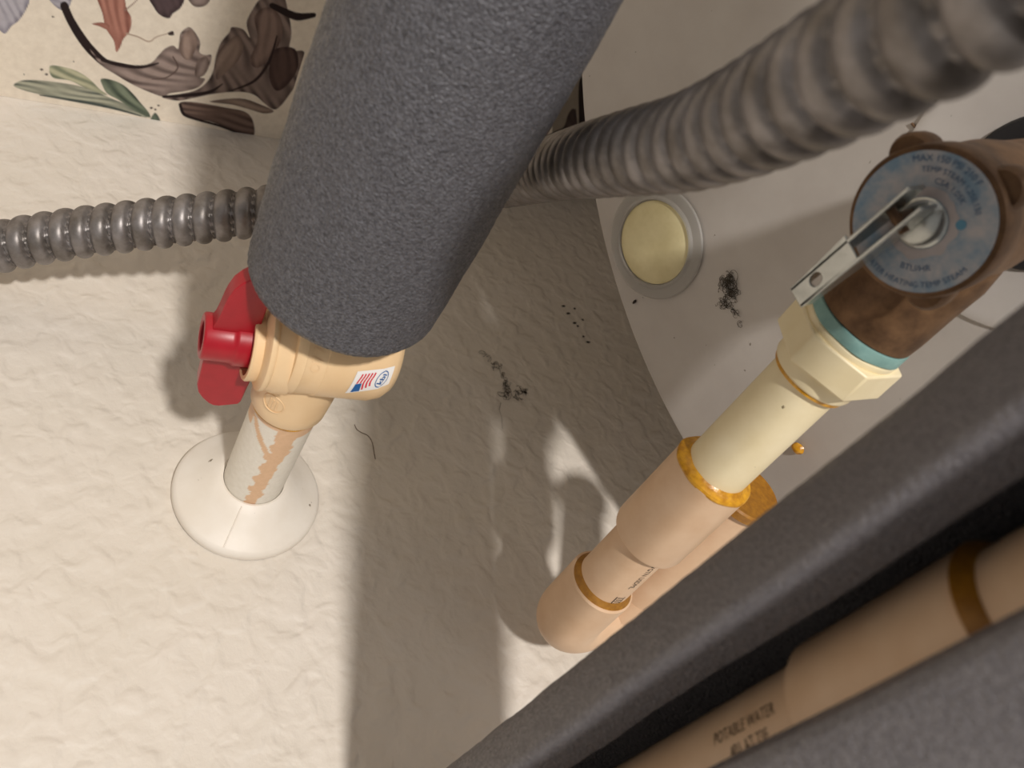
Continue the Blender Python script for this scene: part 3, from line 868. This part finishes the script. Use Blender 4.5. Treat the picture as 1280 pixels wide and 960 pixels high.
b = MB(); b.lathe([(R1, .056), (R1, .118)], CV, DD, 64); tag(b.build('pipe', M['cream'], dp), 'smooth aged cream pipe length')
b = MB(); b.lathe([(R1 + .0002, .1085), (.0130, .1082), (.0138, .1090), (.0139, .146), (.0134, .1478), (R1 - .0002, .1482)], CV, DD, 64)
b.build('coupling', M['tan'], dp)
b = MB()
b.lathe([(R1 - .0002, .1064), (R1 + .0008, .1073), (.0124, .1079), (.0136, .1081), (.01400, .1087), (.01395, .1093)], CV, DD, 72, cap0=False, cap1=False, rfun=lambda t, s: 1 + .012 * math.sin(3 * t + .5) + .008 * math.sin(9 * t))
tag(b.build('cement_bead', M['cement'], dp), 'thick mustard yellow cement ring on the coupling')
b = MB(); b.lathe([(R1, .140), (R1, .196)], CV, DD, 64); b.build('pipe', M['tan'], dp)
b = MB()
b.lathe([(R1 - .0002, .1770), (R1 + .0007, .1782), (R1 + .0018, .1796), (R1 + .0012, .1802)], CV, DD, 72, cap0=False, cap1=False, rfun=lambda t, s: 1 + .012 * math.sin(3 * t + 2))
tag(b.build('cement_bead', M['cementdark'], dp), 'amber cement ring inside the elbow socket')
# elbow: socket, bend down, second bend, run back
RE = .0133; drop = .030
side_v = N(np.cross(DD, [0, 0, 1.]))           # picture right-down is -X
if side_v[0] > 0: side_v = -side_v
DN = N(np.array([0, 0, -1.]) * 1.0 + side_v * .26); DN = N(DN - DD * (DN @ DD))
cE = sp(212.5)
path = []; rad = []
def bend(c, d0, d1, r, n=12):
    """quarter bend around corner point c from direction d0 to d1"""
    p = []
    for k in range(n + 1):
        t = PI / 2 * k / n
        p.append(c - d0 * r + d1 * r + d0 * r * math.sin(t) - d1 * r * math.cos(t))
    return p
b = MB()
pth = [sp(181)] + bend(cE, DD, DN, .010)
b.tube([sp(179.6), sp(180.2)] + pth[1:] + [cE + DN * (drop * .55)], [RE - .0006, RE] + [RE] * (len(pth) - 1) + [RE], 48)
elbow = b.build('elbow', M['tan'], dp)
c2 = cE + DN * drop
b = MB()
pth = [cE + DN * drop * .45] + bend(c2, DN, -DD, .010) 
b.tube(pth + [c2 - DD * .016, c2 - DD * .020], [RE] * len(pth) + [.0122, .0113], 48)
b.build('elbow', M['tan'], dp)
eE = (CV + DD * .1265) + DN * drop                   # end of the lower run
# position the end where the amber face shows
lowlen = (c2 - eE) @ DD
b = MB(); b.lathe([(.0112, -.0), (.0112, lowlen - .012)], eE, DD, 56); b.build('return_pipe', M['tan'], dp)
b = MB(); b.lathe([(.0115, -.0030), (.0128, -.0034), (.0134, -.0026), (.0134, .0004), (.0128, .0010), (R1, .0012)], eE, DD, 56)
tag(b.build('pipe_end', M['cementdark'], dp), 'amber cement covered end of the lower pipe')
# print on the pipe between coupling and elbow
pt_ = ray_cyl(800, 724, CV, DD, R1)
cp = Cyl(CV + DD * ((pt_ - CV) @ DD), DD, R1, pt_)
b = MB()
fl = 1
cp2 = Cyl(CV + DD * ((pt_ - CV) @ DD), -DD, R1, pt_)
if (cp2(0, .001) - cp2(0, 0)) @ (BAS @ np.array([0, -1., 0])) < 0: cp2 = Cyl(CV + DD * ((pt_ - CV) @ DD), -DD, R1, pt_, -1)
wrap_text(b, 'VGTN USDML', cp2, .001, -.0002, .0030, rot=PI, h=.0001, sx=.85)
pb_ = ray_cyl(772, 753, CV, DD, R1); x0 = (pb_ - cp2.o) @ cp2.a
x0 -= .001
for (xa, xb, ya, yb) in ((x0 - .0048, x0 + .0048, .0012, .0016), (x0 - .0048, x0 + .0048, -.0022, -.0018)):
    b.grid([cp2(xa + (xb - xa) * i / 6, ya + (yb - ya) * j, .0001) for i in range(7) for j in range(2)], 7, 2)
for k in range(7):
    xx = x0 - .004 + k * .0013
    b.grid([cp2(xx + .0005 * i, -.0014 + .0022 * j, .0001) for i in range(2) for j in range(2)], 2, 2)
tag(b.build('printed_text', M['ink'], dp, smooth=0), 'small black printing along the pipe')

# ------------------------------------------------------------------ flexible conduit
def conduit():
    ctrl = [(-1700, 600, 160), (-800, 450, 225), (-400, 388, 270), (-160, 345, 308), (-60, 322, 326), (60, 297, 330), (180, 281, 333), (305, 267, 336), (430, 252, 342), (540, 240, 342), (620, 228, 325), (672, 216, 285), (712, 206, 248), (752, 198, 219),
            (800, 189, 196), (860, 178, 173), (930, 152, 150), (1010, 112, 129), (1100, 62, 112), (1200, 5, 99), (1300, -60, 90), (1420, -150, 82), (1700, -380, 72), (2300, -850, 58), (3400, -1600, 46)]
    P = np.array([at_depth(*c) for c in ctrl])
    out = []
    k = len(P)
    for i in range(k - 1):
        p0, p1, p2, p3 = P[max(i - 1, 0)], P[i], P[i + 1], P[min(i + 2, k - 1)]
        for t in np.linspace(0, 1, 40, endpoint=False):
            out.append(.5 * ((2 * p1) + (-p0 + p2) * t + (2 * p0 - 5 * p1 + 4 * p2 - p3) * t * t + (-p0 + 3 * p1 - 3 * p2 + p3) * t ** 3))
    out = np.array(out); L = np.r_[0, np.cumsum(np.linalg.norm(np.diff(out, axis=0), axis=1))]
    pitch = .0078; nstep = int(L[-1] / pitch * 16)
    sl = np.linspace(0, L[-1], nstep)
    C_ = np.stack([np.interp(sl, L, out[:, i]) for i in range(3)], 1)
    for _ in range(30): C_[1:-1] = .5 * C_[1:-1] + .25 * (C_[:-2] + C_[2:])
    seg = 56; T = np.gradient(C_, axis=0); T /= np.linalg.norm(T, axis=1)[:, None]
    u = frame(T[0])[1]; pts = []
    RO = .0102
    for i in range(nstep):
        u = N(u - T[i] * (u @ T[i])); v = np.cross(T[i], u)
        for k_ in range(seg):
            t = 2 * PI * k_ / seg
            ph = (sl[i] / pitch + k_ / seg) % 1.0
            # rounded bead with a narrow interlocking groove
            if ph < .74: h = math.sqrt(max(0, 1 - ((ph - .37) / .40) ** 2)) * .0021 - .0021
            else: h = -.0017 - .0006 * math.sin((ph - .74) / .26 * PI) + (.0007 if .84 < ph < .90 else 0)
            pts.append(C_[i] + (u * math.cos(t) + v * math.sin(t)) * (RO + h))
    b = MB(); b.grid(pts, nstep, seg, closev=True)
    b.f.append(tuple(range(seg))); b.f.append(tuple((nstep - 1) * seg + k for k in range(seg)))
    o = b.build('flexible_conduit', M['steel'], None, smooth=50)
    tag(o, 'ribbed galvanised flexible metal conduit crossing behind the large foam sleeve', 'conduit')
conduit()

# ------------------------------------------------------------------ lint, crumbs, drips
def lint(name, pts3, nrm, label, cat, spread=.0016, loops=10, rad=.00011, group=None, m='lint', tail=None):
    b = MB(); nrm = N(nrm); base = [np.asarray(p) for p in pts3]
    t1 = N(np.cross(nrm, [.3, .5, .8])); t2 = np.cross(nrm, t1)
    for l in range(loops):
        path = []; n = 44; f = random.random() * (len(base) - 1.001); k = int(f)
        c = base[k] * (1 - (f - k)) + base[k + 1] * (f - k); p = c + (t1 * random.gauss(0, .4) + t2 * random.gauss(0, .4)) * spread
        a = random.random() * 6.28; cv = random.gauss(0, .5); hgt = rad; st = spread * .17
        nx = base[min(k + 1, len(base) - 1)]
        for i in range(n):
            cv = cv * .86 + random.gauss(0, .22); a += cv
            hgt = min(max(hgt + random.gauss(0, spread * .08), rad), spread * .55)
            g = c * (1 - i / n) + nx * (i / n) - p
            p = p + (t1 * math.cos(a) + t2 * math.sin(a)) * st + (g - nrm * (g @ nrm)) * .07
            path.append(p + nrm * hgt)
        b.tube(path, rad, 4)
    if tail is not None: b.tube([np.asarray(p) + nrm * rad * .9 for p in tail], rad * .9, 4)
    o = b.build(name, M[m], None, smooth=60)
    return tag(o, label, cat, group)
WN = (0, -1., 0)
ow = lambda x, y: on_wall(x, y, .00005)
lint('lint_clump', [ow(*p) for p in ((604, 436), (610, 450), (622, 458), (628, 472), (634, 484), (630, 496), (640, 499), (650, 492), (656, 490))], WN,
     'tangled grey lint clump hanging on the textured wall between the pipes', 'lint', .0024, 26, .00009, tail=[ow(626, 503), ow(624, 512), ow(627, 522), ow(628, 536)])
lint('lint_tuft', [on_top(*p, .00005) for p in ((922, 343), (916, 348), (908, 352), (912, 360), (918, 372))], (0, 0, 1.), 'fuzzy dark lint tuft on the tank top near the fill port', 'lint', .0024, 26, .00008)
lint('lint_wisp', [on_top(*p, .00005) for p in ((898, 384), (902, 376), (908, 380), (916, 386), (922, 400), (925, 408))], (0, 0, 1.), 'thin grey lint wisp below the tuft on the tank top', 'lint', .0016, 14, .00007)
def strand(name, pts3, nrm, rad, m, label, cat):
    nrm = N(nrm); P = np.array(pts3); out = []; k = len(P)
    for i in range(k - 1):
        p0, p1, p2, p3 = P[max(i - 1, 0)], P[i], P[i + 1], P[min(i + 2, k - 1)]
        for t in np.linspace(0, 1, 8, endpoint=False):
            out.append(.5 * ((2 * p1) + (-p0 + p2) * t + (2 * p0 - 5 * p1 + 4 * p2 - p3) * t * t + (-p0 + 3 * p1 - 3 * p2 + p3) * t ** 3) + nrm * rad * .8)
    out.append(P[-1] + nrm * rad * .8)
    b = MB(); b.tube(out, rad, 6)
    tag(b.build(name, M[m], None, smooth=60), label, cat)
strand('hair_strand', [ow(*p) for p in ((443, 531), (446, 537), (452, 541), (460, 545), (465, 553), (467, 563), (469, 574))], WN, .00017, 'brownhair', 'single brown hair stuck to the wall right of the ball valve', 'hair')
strand('brown_fibre', [on_top(*p, .00005) for p in ((1140, 154), (1146, 160), (1153, 163), (1160, 160), (1163, 157))], (0, 0, 1.), .0004, 'brownhair', 'curled brown fibre on the tank under the conduit', 'fibre')
def crumb(name, p, nrm, sx, sy, ang, label, cat, m='dark', h=.0005, group=None):
    nrm = N(nrm); t1 = N(np.cross(nrm, BAS @ np.array([0, 0, 1.]))); t2 = np.cross(nrm, t1)
    e1 = t1 * math.cos(ang) + t2 * math.sin(ang); e2 = np.cross(nrm, e1)
    b = MB(); pts = []; nu, nv = 7, 12
    for i in range(nu):
        th = PI * (i + .02) / (nu - 1 + .04)
        for j in range(nv):
            a = 2 * PI * j / nv; k = 1 + .22 * noise.noise(Vector((i * .9 + p[0] * 900, j * .8, p[2] * 500)))
            pts.append(np.asarray(p) + nrm * (h + math.cos(th) * h) + (e1 * math.cos(a) * sx + e2 * math.sin(a) * sy) * math.sin(th) * k)
    b.grid(pts, nu, nv, closev=True); b.f.append(tuple(range(nv))); b.f.append(tuple((nu - 1) * nv + j for j in range(nv)))
    return tag(b.build(name, M[m], None), label, cat, group)
TN = (0, 0, 1.)
crumb('cement_drip', on_top(1000, 559), TN, .0026, .0020, .6, 'bead of dried yellow cement stuck on the tank beside the cream pipe', 'cement drip', 'cement', .0016)
crumb('black_chip', on_top(794, 377), TN, .0013, .0006, 1.9, 'small black chip on the tank rim below the fill port', 'debris')
crumb('lint_knot', on_wall(656, 491), WN, .0011, .0009, 0, 'black knot at the end of the wall lint clump', 'debris')
SPK = ['uppermost tiny dark speck', 'second dark speck from the top', 'long dark speck in the middle', 'small speck under the long one', 'lowest dark speck', 'faint speck above the lowest', 'faint speck right of the top', 'faint speck at the right side']
for i, (x, y, a) in enumerate(((704, 383, 1), (710, 392, 1), (718, 404, 1), (722, 408, 1), (735, 428, .8), (729, 421, 1), (718, 386, 1), (728, 400, .3))):
    crumb('dark_speck', on_wall(x, y), WN, .0016 if i in (0, 1, 2, 4) else .0009, .0007, a, SPK[i] + ' in the row beside the tank rim', 'debris', h=.0003, group='dark specks on the wall')
